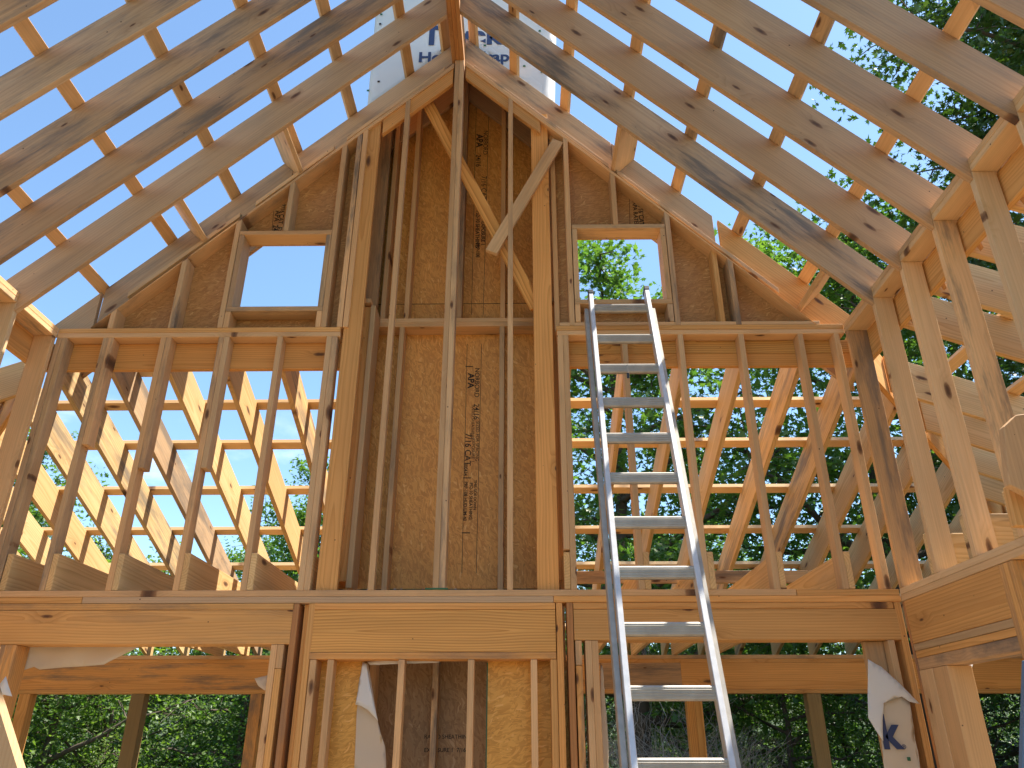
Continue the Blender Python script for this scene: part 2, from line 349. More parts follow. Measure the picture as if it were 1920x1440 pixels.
sheet([(wr[0]+.0003,4.435),(wr[1],4.435),(wr[1],zs2-.0003),(wr[0]+.0003,zs2-.0003)])
sheet([(wr[0]+.0003,zh2+.002),(wr[1],zh2+.002),(wr[1],RR(wr[1])),(wr[0]+.0003,RR(wr[0]))])
sheet([(wr[1]+.0003,4.435),(2.20,4.435),(wr[1]+.0003,RR(wr[1]))])
# sheathing of the centre lower bay with the firebox opening
fo0=wx(678,1300,YO); fo1=wx(914,1300,YO)
sheet([(wx(560,1400,YO),.0),(fo0,.0),(fo0,zc-T),(wx(560,1400,YO),zc-T)],OSB3)
sheet([(fo1,.0),(.32,.0),(.32,zc-T),(fo1,zc-T)],OSB3)
box('painted_edge',GREEN,fo0-.001,fo0+.006,YO-.002,YO+TO+.001,0.1,zc-T-.01,gw,'z',0); box('painted_edge',GREEN,fo1-.006,fo1+.001,YO-.002,YO+TO+.001,.1,zc-T-.01,gw,'z',0)

# ================================================================ chimney chase
ch=thing('chimney_chase','strand board chimney box rising behind the centre of the gable wall','chimney chase',(-.52,5.3,0))
YC=5.40; YB=YC+W6+.001; CX0,CX1=-1.30,.30; ZT=9.7
zm=wz(850,612,YC)
def cst(px,py,z0,z1,mat=SPF,**k): return stud(onY(px,py,YC).x,z0,z1,parent=ch,y0=YC,mat=mat,**k)
box('plate',SPF,CX0+.05,CX1-.05,YC,YC+W6,zm,zm+T,ch); box('plate',SPF,CX0+.05,CX1-.05,YC,YC+W6,zm+T+.001,zm+2*T,ch)
zt=zm+2*T+.001
for p in ((757,590),(938,590),(713,590)): cst(*p,zt,ZT-.02)
cst(870,200,zt,ZT-.02,mat=RAF)
for p in ((729,900),(936,700),(1006,700)): cst(*p,2.51,zm-.001)
cst(812,1241,0.1,2.5); cst(695,1241,0.1,2.5); cst(1000,1241,0.1,2.5)
# rear sheathing
seams=[0.0,1.0,2.62,4.97,7.3,ZT]
cols=[CX0,onY(752,900,YC).x+.01,CX1]
px1=onY(868,900,YB).x
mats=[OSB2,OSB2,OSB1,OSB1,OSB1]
for i in range(5):
    ob=prism('rear_panel',mats[i],[(CX0,YB,seams[i]),(CX1,YB,seams[i]),(CX1,YB,seams[i+1]-.004),(CX0,YB,seams[i+1]-.004)],(0,TO,0),(0,0,1),ch,0)
# printed lines and grade stamps on the rear sheets
def vline(px0,py0,px1,py1,parent=ch,y=YB,mat=INK):
    a=onY(px0,py0,y); b=onY(px1,py1,y); bar('printed_line',mat,(a.x,y-.0008,a.z),(b.x,y-.0008,b.z),.0035,.001,(1,0,0),parent,0)
vline(876,645,866,1075); vline(903,645,893,1075); vline(893,200,884,590); vline(917,200,906,590)
box('printed_line',INK,CX0,CX1,YB-.0012,YB-.0002,2.612,2.617,ch,'x',0); box('printed_line',INK,CX0,CX1,YB-.0012,YB-.0002,4.964,4.969,ch,'x',0)
def stamp(s,px,py,hpx,parent=ch,y=YB,bold=.0,rot=-90,mirror=False,mat=INK,ext=.0004):
    a=onY(px,py,y); sz=(a-onY(px,py+hpx,y)).length
    M=Matrix.Translation((a.x,y-.001,a.z))@Matrix.Rotation(R(90),4,'X')@Matrix.Rotation(R(rot),4,'Z')
    if mirror: M=M@Matrix.Diagonal((1,-1,1,1))
    return text('printed_stamp',s,mat,M,sz,parent,bold,ext)
stamp('APA',878,700,15,bold=.03); stamp('NORBORD',891,690,11,bold=.01)
stamp('RATED SHEATHING',885,760,7); stamp('24/16',889,757,13,bold=.01); stamp('SIZED FOR SPACING',893,790,8)
stamp('7/16 CAT',873,812,15,bold=.01); stamp('EXPOSURE 1',885,822,8)
stamp('000434',871,868,8,bold=.02); stamp('PS2-10 SHEATHING',881,905,8,bold=.02); stamp('PRP-108 HUD-UM-40',871,903,8,bold=.02); stamp('THIS SIDE DOWN',889,900,7,bold=.02)
for yy in (688,897,1000): 
    a=onY(874-(yy-688)*.022,yy,YB); box('printed_line',INK,a.x-.005,a.x+.055,YB-.0015,YB-.0004,a.z,a.z+.007,ch,'x',0)
stamp('APA',894,252,13,bold=.03); stamp('NORBORD',907,245,9); stamp('24/16',893,290,10,bold=.01); stamp('7/16 CAT',903,330,11); stamp('PS2-10 SHEATHING',893,395,8,bold=.02); stamp('EXPOSURE 1',903,415,8,bold=.02); stamp('PRP-108',893,455,8,bold=.02)
stamp('RATED SHEATHING',795,1385,11,rot=0,bold=.01); stamp('EXPOSURE 1  7/16',795,1410,11,rot=0,bold=.02)
stamp('APA  24/16',517,395,11,gw,YO,.02); stamp('7/16 CAT  EXP 1',528,383,9,gw,YO,.02); vline(514,388,510,432,gw,YO); vline(533,380,532,432,gw,YO)
stamp('APA RATED',1186,378,9,gw,YO,.02); stamp('7/16 CAT',1196,382,10,gw,YO,.02); vline(1180,370,1181,420,gw,YO); vline(1205,385,1206,420,gw,YO)
# side walls of the chase
for x0,x1,s in ((CX0,CX0+.14,-1),(CX1-.14,CX1,1)):
    xs=CX0-TO if s<0 else CX1
    for z0,z1 in ((2.52,4.9),(4.904,7.3),(7.304,ZT)):
        ym=YO+.02 
        prism('side_panel',OSB1,[(xs,ym,z0),(xs,YB+TO,z0),(xs,YB+TO,z1),(xs,ym,z1)],(TO,0,0),(0,0,1),ch,0)
    box('side_plate',SPF,x0,x1,D+W6+.02,YC-.002,zm+T+.02,zm+2*T+.02,ch,'y')
    box('side_stud',HEAD,x0,x1,D+W6+.05,D+W6+.05+T,2.6,zm+T,ch,'z')
    box('side_stud',SPF,x0,x1,YC-T-.003,YC-.003,zm+2*T+.03,ZT-.02,ch,'z')
box('side_board',SPF,CX0+.142,CX0+.142+T,D+.17,D+.17+.2,2.55,zm+T,ch,'z')
# front and wrap above the roof
YF=YO+.025
for z0,z1 in ((6.2,8.6),(8.604,ZT)):
    prism('front_panel',OSB1,[(CX0,YF,z0),(-.61,YF,z0),(-.61,YF,z1),(CX0,YF,z1)] if z0>7 else [(CX0,YF,RTL+CX0+.2),(-.61,YF,RTL-.41),(-.61,YF,z1),(CX0,YF,z1)],(0,TO,0),(0,0,1),ch,0)
    prism('front_panel',OSB1,[(-.608,YF,z0),(CX1,YF,z0),(CX1,YF,z1),(-.608,YF,z1)] if z0>7 else [(-.608,YF,RTL-.41),(-.51,YF,RTR+.7),(CX1,YF,RTR-CX1+.2),(CX1,YF,z1),(-.608,YF,z1)],(0,TO,0),(0,0,1),ch,0)
def cloth(name,outline_px,Y,mat,label,amp=.012,parent=None,thick=.0015,seed=0,depth=None):
    """a limp sheet: outline measured on a plane, filled with a grid of points, waved and given thickness"""
    pts=[onY(x,y,Y) for x,y in outline_px]; rr=random.Random(seed)
    bm=bmesh.new(); vs=[bm.verts.new(p) for p in pts]; f=bm.faces.new(vs)
    bmesh.ops.triangulate(bm,faces=[f])
    for _ in range(4): bmesh.ops.subdivide_edges(bm,edges=[e for e in bm.edges if e.calc_length()>.05],cuts=1,use_grid_fill=False); bmesh.ops.triangulate(bm,faces=bm.faces[:])
    a,b,c=rr.random()*6,rr.random()*6,rr.random()*6
    for v in bm.verts:
        x,z=v.co.x,v.co.z
        v.co.y+=amp*(math.sin(x*9+z*4+a)+.6*math.sin(x*21-z*13+b)+.4*math.sin(z*33+x*7+c))
        if depth: v.co.y+=depth(x,z)
    bmesh.ops.recalc_face_normals(bm,faces=bm.faces[:])
    me=bpy.data.meshes.new(name); bm.to_mesh(me); bm.free(); me.materials.append(mat)
    me.polygons.foreach_set('use_smooth',[True]*len(me.polygons))
    o=bpy.data.objects.new(name,me); col.objects.link(o); place(o,Matrix.Identity(4),parent)
    md=o.modifiers.new('s','SOLIDIFY'); md.thickness=thick
    if label: tag(o,label,'house wrap')
    return o
YW=YO+.012
cw=thing('house_wrap','white printed building paper stapled round the chimney chase above the roof ridge','house wrap',(-.5,YW,8))
cloth('wrap_sheet',[(688,212),(712,-60),(1048,-60),(1043,60),(1040,208),(1030,196),(1022,160),(1012,192),(960,152),(873,90),(845,90)],YW,WRAP,None,.003,cw,seed=3)
def wt(s,px,py,hpx,wpx,mat=NAVY,bold=.02,parent=cw,Y=YW-.008):
    a=onY(px,py,Y); sz=(onY(px,py-hpx,Y).z-a.z)/.7
    t=text('printed_lettering',s,mat,Matrix.Translation(a)@Matrix.Rotation(R(90),4,'X'),sz,parent,bold,.0006)
    xs=[v.co.x for v in t.data.vertices]; k=(onY(px+wpx,py,Y).x-a.x)/(max(xs)-min(xs)); x0=min(xs)
    for v in t.data.vertices: v.co.x=(v.co.x-x0)*k
    return t
wt('Tyvek',789,83,34,158,bold=.035); wt('HomeWrap',785,116,18,170,bold=.03); wt('DuPont',775,38,12,62,REDP,.02)
for p in ((715,27),(690,170),(983,124),(1012,58),(1016,135),(909,85),(713,45),(710,153)):
    a=onY(*p,YW-.007); bar('cap_nail',GREEN if p[0] not in(713,710) else INK,a,a+V((0,-.004,0)),.022,.022,(1,0,0),cw,.004)

# ================================================================ main roof
rf=thing('roof_frame','steep open roof of rafters and flat battens meeting at a ridge beam overhead','roof frame',(-.54,3,4.42))
NR=9
for k in range(NR):
    y0=4.46-.417*k
    zr_=RTR-XR
    prism('rafter',RAF,[(XRR,y0,RTR-XRR),(XR-.002,y0,RTR-XR+.002),(XR-.002,y0,UT+.002),(XR+W6,y0,UT+.002),(XR+W6+.1,y0,RUR-XR-W6-.1-.28),(XR+W6+.1,y0,RUR-XR-W6-.1),(XRR,y0,RUR-XRR)],(0,T,0),(1,0,-1),rf)
    prism('rafter',RAF,[(XRL,y0,RTL+XRL),(XL+.002,y0,RTL+XL+.002),(XL+.002,y0,UT+.002),(XL-W6,y0,UT+.002),(XL-W6-.1,y0,RUL+XL-W6-.1-.28),(XL-W6-.1,y0,RUL+XL-W6-.1),(XRL,y0,RUL+XRL)],(0,T,0),(1,0,1),rf)
w3=(XRR-XRL)/3
for i in range(3): box('ridge_beam',RED,XRL+w3*i+.001,XRL+w3*(i+1),1.0,D+W6,7.145,7.45,rf,'y')
# gable rafters with their butt joints
yg=D+W6-T
def grR(x0,x1,mat=RAF,y=yg,lo=RTR+.03,hi=RUR): prism('gable_rafter',mat,[(x0,y,lo-x0),(x1,y,lo-x1),(x1+(hi-lo)/2-.05,y,hi-(hi-lo)/2-x1+.05),(x0+(hi-lo)/2,y,hi-x0-(hi-lo)/2)] if 0 else [(x0,y,lo-x0),(x1,y,lo-x1),(x1,y,hi-x1),(x0,y,hi-x0)],(0,T,0),(1,0,-1),rf)
def grL(x0,x1,mat=RAF,y=yg,lo=RTL+.03,hi=RUL-.02): prism('gable_rafter',mat,[(x0,y,lo+x0),(x1,y,lo+x1),(x1,y,hi+x1),(x0,y,hi+x0)],(0,T,0),(1,0,1),rf)
grR(XRR,.78); grR(.784,onP(1333,440,(1,0,1),7.0).x-.02); xg=onP(1333,440,(1,0,1),7.0).x
prism('gable_rafter',HEAD,[(xg+.02,yg,RTR+.03-xg-.02),(2.2,yg,RTR+.03-2.2),(2.24,yg,UT+.003),(XR+W6,yg,UT+.003),(XR+W6+.08,yg,RUR-XR-W6-.08),(xg+.02,yg,RUR-xg-.02)],(0,T,0),(1,0,-1),rf)
grL(-1.9,XRL); xg=onP(180,545,(-1,0,1),8.0).x; grL(xg+.015,-1.904) 
prism('gable_rafter',RAF,[(XL-W6,yg,UT+.003),(-3.24,yg,UT+.003),(xg-.01,yg,RTL+.02+xg),(xg-.01,yg,RUL-.03+xg),(XL-W6-.08,yg,RUL+XL-W6-.1)],(0,T,0),(1,0,1),rf)
# nailer strips lying on the rake plates
for x0,x1 in ((-.40,.74),(.80,1.96)): prism('nailer',RAF,[(x0,D+.03,RTR-x0+.004),(x1,D+.03,RTR-x1+.004),(x1,D+.03,RTR-x1+.05),(x0,D+.03,RTR-x0+.05)],(0,.062,0),(1,0,-1),rf)
for x0,x1 in ((-3.0,-2.25),(-2.14,-1.56),(-1.46,-.66)): prism('nailer',SPF,[(x0,D+.03,RTL+x0+.004),(x1,D+.03,RTL+x1+.004),(x1,D+.03,RTL+x1+.05),(x0,D+.03,RTL+x0+.05)],(0,.062,0),(1,0,1),rf)
# battens
s2=math.sqrt(.5)
YE=5.50
def battenR(x,y0=1.0,y1=YE,w=.092,mat=SPF):
    c=V((x,0,RUR-x))+V((s2,0,s2))*(T/2+.002); return bar('batten',mat,(c.x,y0,c.z),(c.x,y1,c.z),w,T,(1,0,-1),rf)
def battenL(x,y0=1.0,y1=YE,w=.092,mat=SPF):
    c=V((x,0,RUL+x))+V((-s2,0,s2))*(T/2+.002); return bar('batten',mat,(c.x,y0,c.z),(c.x,y1,c.z),w,T,(1,0,1),rf)
bl=sorted(onP(px,py,(-1,0,1),RUL).x for px,py in ((112,452),(257,356),(390,265),(519,178),(633,102),(751,21)))
br=sorted(onP(px,py,(1,0,1),RUR).x for px,py in ((960,27),(1063,97),(1176,176),(1291,259),(1419,343),(1557,439)))
print('battens L',[round(x,3) for x in bl],'R',[round(x,3) for x in br])
for x in bl: battenL(x,YE-6 if 0 else 0.6)
battenL(bl[0]-.42,.6); battenL(XRL-.06,.6)
for x in br: battenR(x,.6)
battenR(br[-1]+.42,.6); battenR(XRR+.06,.6)
# extra batten pieces beside the look-outs
battenL(onP(690,165,(-1,0,1),RUL).x if 0 else bl[0]+.02-.4,4.4) if 0 else None
def look(px,py,s):
    a=onY(px,py,D)
    if s<0:
        x=a.x; c0=V((x,0,RTL+x)); n=V((-s2,0,s2)); h=(RUL-RTL)*s2; u=V((1,0,1))
    else:
        x=a.x; c0=V((x,0,RTR-x)); n=V((s2,0,s2)); h=(RUR-RTR)*s2; u=V((1,0,-1))
    c=c0+n*(h/2+.004)
    bar('lookout',SPF,(c.x,4.505,c.z),(c.x,yg-.004 if 1 else 0,c.z),h-.006,T,n,rf)
look(566,310,-1); look(386,438,-1); look(1148,317,1); look(1500,569,1)
# barge rafters out beyond the sheathing
prism('barge_rafter',RAF,[(XRR,YE-T,RTR+.02-XRR+.03),(2.6,YE-T,RTR+.05-2.6),(2.6,YE-T,RUR-2.6),(XRR,YE-T,RUR-XRR)],(0,T,0),(1,0,-1),rf)
prism('barge_rafter',RAF,[(XRL,YE-T,RTL+.05+XRL),(-3.6,YE-T,RTL+.05-3.6),(-3.6,YE-T,RUL-3.6),(XRL,YE-T,RUL+XRL)],(0,T,0),(1,0,1),rf)

# ================================================================ side walls
def sidewall(s,label):
    X0=XR if s>0 else XL
    w=thing('side_wall',label,'framed wall',(X0+s*.07,2.5,0),'stud side walls of the room')
    a,b=(X0,X0+W6) if s>0 else (X0-W6,X0)
    def yb(nm,mat,y0,y1,z0,z1,dx=0.): return box(nm,mat,a+(dx if s>0 else 0),b-(0 if s>0 else dx),y0,y1,z0,z1,w,'y')
    Y0=-2.5
    yb('plate',WALL,Y0,D-.002,UB,UB+T-.001); yb('plate',WALL,Y0,D-.002,UB+T,UT)
    yb('plate',WALL,Y0,D-.003,ZP-T,ZP); yb('plate',WALL,Y0,D-.003,ZP-2*T-.001,ZP-T-.001)
    k=0; y=4.46
    a2,b2=(a,b-.014) if s>0 else (a+.014,b)
    while y>-2.4:
        box('stud',WALL,a2,b2,y,y+T,ZP+.001,UB-.001,w,'z'); y-=.417
    box('stud',SPF,a,b,D-.045,D-.006,ZP+.001,UB-.001,w,'z')
    # lower storey: opening with header stack
    z3=ZP-2*T-.003
    if s>0:
        y1=onX(1871,1062,XR).y
        print('opening jamb y',y1)
        zt1=onX(1705,1135,XR).z
        yb('header',HEAD,y1,D-.032,2.17,z3)
        yb('plate',SPF,y1,D-.032,2.128,2.168,.001); yb('plate',HEAD,y1,D-.032,2.087,2.126,.003)
        yb('header',RAF,y1,D-.032,2.02,2.085,.005)
        for i in range(3): box('stud',HEAD,a,b,y1-T*(i+1)-.002*i,y1-T*i-.002*i-.001,.04,z3-.001,w,'z')
        box('stud',RED,a,b,D-.03,D-.004,.04,z3-.001,w,'z')
        box('jack_stud',SPF,a+.004,b,4.60,4.768,.04,2.018,w,'z'); box('jack_stud',SPF,a+.002,b,4.77,D-.033,.04,2.018,w,'z')
        y=y1-.55
    else:
        yb('header',HEAD,2.2,D-.12,1.95,z3)
        box('stud',HEAD,a,b,D-.118,D-.118+T,.04,z3-.001,w,'z'); box('stud',HEAD,a,b,D-.076,D-.076+T,.04,z3-.001,w,'z')
        y=1.7
    while y>-2.4:
        box('stud',SPF,a,b,y,y+T,.041,z3-.001,w,'z'); y-=.417
    yb('plate',SPF,Y0,D,.002,.04)
    return w
swr=sidewall(1,'open stud side wall at the right of the ladder carrying the rafter feet')
swl=sidewall(-1,'open stud side wall at the far left edge of the room')

# ================================================================ porch roofs
A=.375; ZR0=4.45
def zp(d): return ZR0-A*(d-5.178)       # d = distance measured as on the back porch
YBM=8.76; OVE=.75
sl=V((0,1,-A)).normalized(); nrm=V((0,A,1)).normalized()
dz=.286*math.sqrt(1+A*A)
pb=thing('porch_roof','shallow porch roof of open rafters and battens sloping away behind the gable wall','porch roof',(-.5,7,2.8))
box('ledger',HEAD,XL-.1,CX0-.03,D+.1,D+W6,4.125,UB-.002,pb)
box('ledger',HEAD,CX1+.02,XR+.1,D+.102,D+W6,4.13,4.232,pb); box('ledger',PINE,CX1+.02,XR+.1,D+.1,D+W6,4.234,UB-.002,pb)
y0=D+W6+.003
def brafter(x,ys,mat=POR,parent=pb):
    ye=YBM+OVE
    prism('rafter',mat,[(x,ys,zp(ys)-dz),(x,ye,zp(ye)-dz),(x,ye,zp(ye)),(x,ys,zp(ys))],(T,0,0),(0,1,-A),parent)
def xr_(px,py): return onP(px,py,(0,A,1),ZR0+A*5.178).x
xsl=[xr_(*p) for p in ((109,924),(135.5,826.7),(160,733),(360,893),(433,833),(482,747),(588,757))]
xsr=[xr_(*p) for p in ((1153.5,704),(1258,688),(1362,687),(1470,684),(1570,713))]
print('porch rafters',[round(x,3) for x in xsl],[round(x,3) for x in xsr])
XLR=[-3.06-.43,-3.06,-3.06+.43,-3.06+.86,-3.06+1.29]
for x in XLR: brafter(x-T,y0,POR if x!=-3.06 else RAF)
for x in (-.95,-.53,-.11): brafter(x,YB+TO+.01)
XRR_=[2.06-.43*k for k in range(0,5)]
for x in XRR_: brafter(x,y0)
brafter(2.49,y0)
# jack rafters each side of the hips
for k in range(1,9):
    x=2.49+.43*k; ys=y0+(x-(XR+W6))+.03
    if ys<YBM: brafter(x,ys)
    x=-3.49-T-.43*k; ys=y0+((XL-W6)-x-T)+.03
    if ys<YBM: brafter(x,ys)
for Yb in (5.842,6.314,6.923,7.535,8.139,8.75,9.36):
    e=Yb-(D+W6)
    c=V((0,Yb,zp(Yb)))+nrm*(T/2+.002)+sl*.046
    bar('batten',PALE,(XL-W6-e,c.y,c.z),(-.52 if Yb>5.7 else CX0-.02,c.y,c.z),.092,T,sl,pb); bar('batten',PALE,(-.518 if Yb>5.7 else CX1+.02,c.y,c.z),(XR+W6+e,c.y,c.z),.092,T,sl,pb)
c=V((0,5.477,zp(5.477)))+nrm*(T/2+.002)+sl*.046
bar('batten',PALE,(XL,c.y,c.z),(-2.35-.4,c.y,c.z),.092,T,sl,pb)
# ceiling joists, clipped by the slope of the roof
def joist(x,ys=D+.002,parent=pb,mat=POR):
    zt_=ZP+.238; yk=99; ye=YBM+.14
    prism('ceiling_joist',mat,[(x,ys,ZP+.002),(x,ye,ZP+.002),(x,ye,zt_),(x,ys,zt_)],(T,0,0),(0,1,0),parent)
for x in LS: joist(x+T*1+.001)
joist(XL+.09); joist(LS[4]+2*T+.004) if 0 else None
joist(RS[0]-T-.002)
for x in RS[1:]: joist(x+T+.001)
for x in (-1.1,-.7,-.3,.1): joist(x,YB+TO+.02)
box('strongback',SPF,.27,XR,6.02,6.02+T,ZP+.242,ZP+.335,pb); 
# hips
for s,Xc in ((1,XR+W6),(-1,XL-W6)):
    L=4.3; d=V((s,1,-A)); st=V((Xc+s*.02,D+W6+.02,zp(D+W6+.02)))
    e=st+d*L
    th=V((s,-1,0)).normalized()*T*.5*s
    prism('hip_rafter',HEAD,[st-th-ZD*(dz+.03),e-th-ZD*(dz+.03),e-th,st-th],th*2,d,pb)
def sideporch(s,label):
    p=thing('side_porch_roof',label,'porch roof',((XR if s>0 else XL)+s*2,2.5,2.8),'side porch roofs')
    Xo=(XR if s>0 else XL)
    xx=lambda d: Xo+s*(d-D)
    box('ledger',HEAD,min(xx(D+W6+.001),xx(D+W6+T)),max(xx(D+W6+.001),xx(D+W6+T)),-2.5,D+W6-.003,4.13,UB-.002,p,'y')
    ys=[4.46-.417*k+.05 for k in range(0,14)]
    for y in ys:
        a=D+W6+T+.002; b=YBM+OVE
        prism('rafter',POR if random.random()<.75 else RAF,[(xx(a),y,zp(a)-dz),(xx(b),y,zp(b)-dz),(xx(b),y,zp(b)),(xx(a),y,zp(a))],(0,T,0),(s,0,-A),p)
    for k in range(1,10):
        y=4.51+.417*k; a=D+W6+T+(y-(D+W6))+.03
        if y<YBM and y>D+W6: prism('rafter',POR,[(xx(a),y,zp(a)-dz),(xx(b),y,zp(b)-dz),(xx(b),y,zp(b)),(xx(a),y,zp(a))],(0,T,0),(s,0,-A),p)
    for d in (5.842,6.314,6.923,7.535,8.139,8.75,9.36):
        c=V((xx(d),0,zp(d)))+V((s*A,0,1)).normalized()*(T/2+.002)
        bar('batten',PALE,(c.x,-2.5,c.z),(c.x,D+W6+(d-D-W6),c.z),.092,T,(s,0,-A),p)
    zt_=ZP+.238
    for y in ys:
        a=D+.004; b=YBM+.1
        y=y-.05+T+.003
        prism('ceiling_joist',POR,[(xx(a),y,ZP+.002),(xx(b),y,ZP+.002),(xx(b),y,zt_),(xx(a),y,zt_)],(0,T,0),(1,0,0),p)
    return p
sideporch(1,'open porch rafters seen through the right side wall')
sideporch(-1,'open porch rafters beyond the left side wall')
# porch beam and posts
zbt,zbb=2.426,2.12
bmz=thing('porch_beam','long built-up timber beam carrying the porch roof above the posts','beam',(-.5,YBM,2.3))
XE1=XR+(YBM-D); XE0=XL-(YBM-D)
box('top_plate',SPF,XE0-.1,XE1+.1,YBM,YBM+W6,zbt+T+.001,ZP,bmz); box('top_plate',HEAD,XE0-.1,XE1+.1,YBM,YBM+W6,zbt,zbt+T,bmz)
cuts=[XE0-.1,onY(41,1270,YBM).x,onY(1128,1270,YBM).x,onY(1278,1270,YBM).x,XE1+.1]
for i in range(4): box('beam_board',HEAD if i!=2 else RAF,cuts[i]+.001,cuts[i+1],YBM,YBM+W6,zbb+.04,zbt-.001,bmz)
box('bottom_plate',HEAD,XE0-.1,XE1+.1,YBM-.002,YBM+W6,zbb,zbb+.039,bmz)
for s,xc in ((1,XE1),(-1,XE0)):
    bs=thing('porch_beam','side beam of the porch at the far %s running toward the viewer'%('right' if s>0 else 'left'),'beam',(xc,3,2.3))
    box('beam_board',HEAD,xc-.07,xc+.07,-2.5,YBM-.004,zbb+.04,zbt-.001,bs,'y'); box('bottom_plate',HEAD,xc-.07,xc+.07,-2.5,YBM-.004,zbb,zbb+.039,bs,'y')
    box('top_plate',HEAD,xc-.07,xc+.07,-2.5,YBM-.004,zbt,ZP,bs,'y')
def post(px,py,w,mat,label,dy=0.,z0=-.3,zt_=None,studs=1):
    a=onY(px,py,YBM+dy); t=thing('porch_post',label,'post',(a.x,YBM+dy,z0),'posts under the porch beam')
    for i in range(studs):
        ww=w/studs; box('post_board' if studs>1 else 'post_shaft',mat,a.x+ww*i+.001,a.x+ww*(i+1),YBM+dy,YBM+dy+.13,z0+.02,(zt_ or zbb)-.002-(0 if i==studs-1 or studs==1 else .0),t,'z')
    box('post_base',ALU2,a.x-.01,a.x+w+.01,YBM+dy-.01,YBM+dy+.14,z0,z0+.02,t)
    return t
post(36,1302,.12,HEAD,'leftmost timber porch post seen through the left lower opening')
post(246,1302,.145,TRT,'dark treated porch post in the middle of the left lower opening')
post(470,1302,.12,HEAD,'timber porch post at the right side of the left lower opening')
post(1287,1305,.16,PINE,'doubled pine porch post just right of the ladder',studs=2)
post(1513,1302,.145,TRT,'grey treated porch post in the middle of the right lower opening')
post(1781,1302,.11,HEAD,'porch post at the far right seen through the side wall opening')

# ================================================================ loose boards
def loose(name,mat,a,b,Y,w,label,t=T,cat='board'):
    p=onY(*a,Y); q=onY(*b,Y); o=bar(name,mat,p,q,w,t,(q-p).cross(V((0,1,0))),None); return tag(o,label,cat)
loose('diagonal_brace',PINE,(793,178),(1006,578),D+.115,.10,'long diagonal brace running down to the right behind the centre studs',.03,'brace')
loose('diagonal_brace',SPF,(1046,266),(921,474),D+.02,.095,'short diagonal brace nailed across the upper end of the long one',.038,'brace')
# near right: board with a clipped corner standing against the wall
zz0=onX(1905,1160,2.33)
pts=[(1882,800),(1905,778),(1945,772),(1960,950),(1893,908)]
def nearpoly(name,px,Y,mat,label,t,cat):
    P=[onY(x,y,Y) for x,y in px]; o=prism(name,mat,P,(0,t,0),(0,0,1),None); return tag(o,label,cat)
nearpoly('scrap_board',[(1882,800),(1905,778),(1950,772),(1975,950),(1893,908)],2.9,SPF,'short scrap of board with a clipped corner at the right edge',T,'board')
b2=nearpoly('header_block',[(1890,910),(1990,905),(2010,990),(1905,985)],3.0,HEAD,'short header block under the clipped scrap board at the right edge',T,'board')
nearpoly('leaning_board',[(-30,1240),(-4,1322),(34,1445),(70,1562),(-60,1562)],2.3,SPF,'plain tan board leaning in close at the lower left corner',T,'board')
bp=bar('blue_pole',BLUE,onY(1927,1240,2.2),onY(1917,1600,2.2),.022,.02,(1,0,0),None); tag(bp,'blue painted metal rail standing at the right edge','rail')

# ================================================================ house wrap scraps
cloth('house_wrap_scrap',[(21,1205),(262,1205),(259,1213),(197,1247),(120,1251),(72,1255),(62,1250),(43,1257),(13,1256),(17,1234)],YO+.01,WRAPB,'torn tan wrap sagging under the left header',.01,seed=1)
cloth('house_wrap_scrap',[(-6,1292),(12,1268),(24,1306),(10,1303),(-6,1303)],YO-.25,WRAP,'tiny pale triangle of wrap at the left edge',.004,seed=2)
cloth('house_wrap_scrap',[(477,1272),(502,1266),(503,1296),(495,1294),(484,1286)],YO-.02,WRAPB,'small wrap corner poking out beside the left jamb studs',.004,seed=4)
pk=thing('house_wrap_peel','peeling strip of wrap with a white folded flap at the left of the firebox opening','house wrap',(fo0,YO-.02,1))
cloth('wrap_strip',[(680,1241),(690,1244),(700,1300),(706,1342),(712,1370),(722,1400),(724,1425),(724,1560),(668,1560),(664,1440),(669,1330),(673,1300)],YO-.012,WRAPB,None,.006,pk,seed=5)
cloth('folded_flap',[(680,1241),(687,1246),(695,1290),(702,1322),(709,1352),(700,1342),(690,1331),(678,1324),(666.5,1321),(674,1285)],YO-.06,WRAP,None,.006,pk,seed=6)
cloth('fold_edge',[(688,1241),(712,1239),(824,1240),(824,1242),(712,1243),(694,1247)],YO-.03,WRAP,None,.002,pk,seed=7)
kk=thing('house_wrap_corner','loose white wrap printed with a big letter K hanging at the right opening jamb','house wrap',(2.1,D-.05,1.6))
YK=D-.04
cloth('wrap_strip',[(1655,1316),(1668,1306),(1685,1304),(1705,1316),(1710,1360),(1722,1410),(1727,1450),(1740,1580),(1668,1580),(1658,1440),(1655,1390),(1650,1350)],YK,WRAPB,None,.005,kk,seed=8)
cloth('folded_flap',[(1627,1236),(1640,1244),(1652,1250),(1690,1286),(1725,1320),(1706,1316),(1690,1306),(1672,1308),(1656,1318),(1654,1350),(1656,1390),(1645,1374),(1628,1346),(1627,1290)],YK-.03,WRAP,None,.005,kk,seed=9)
def wt2(s,px,py,hpx,Y,bold,sx=1.,mat=NAVY):
    a=onY(px,py,Y); sz=(onY(px,py-hpx,Y).z-a.z)/.7
    return text('printed_lettering',s,mat,Matrix.Translation(a)@Matrix.Rotation(R(90),4,'X'),sz,kk,bold,.0008,sx)
wt2('k',1656,1402,62,YK-.016,.035,.85); wt2('®',1692,1404,8,YK-.016,.01)
a=onY(1704,1423,YK-.014); bar('cap_nail',GREEN,a,a+V((0,-.004,0)),.02,.02,(1,0,0),kk,.004)
cloth('house_wrap_scrap',[(1773,1251),(1800,1246),(1824,1243),(1822,1253),(1800,1265),(1777,1274)],YO+.15,WRAP,'white scrap of wrap in the corner of the side wall opening',.004,seed=10)
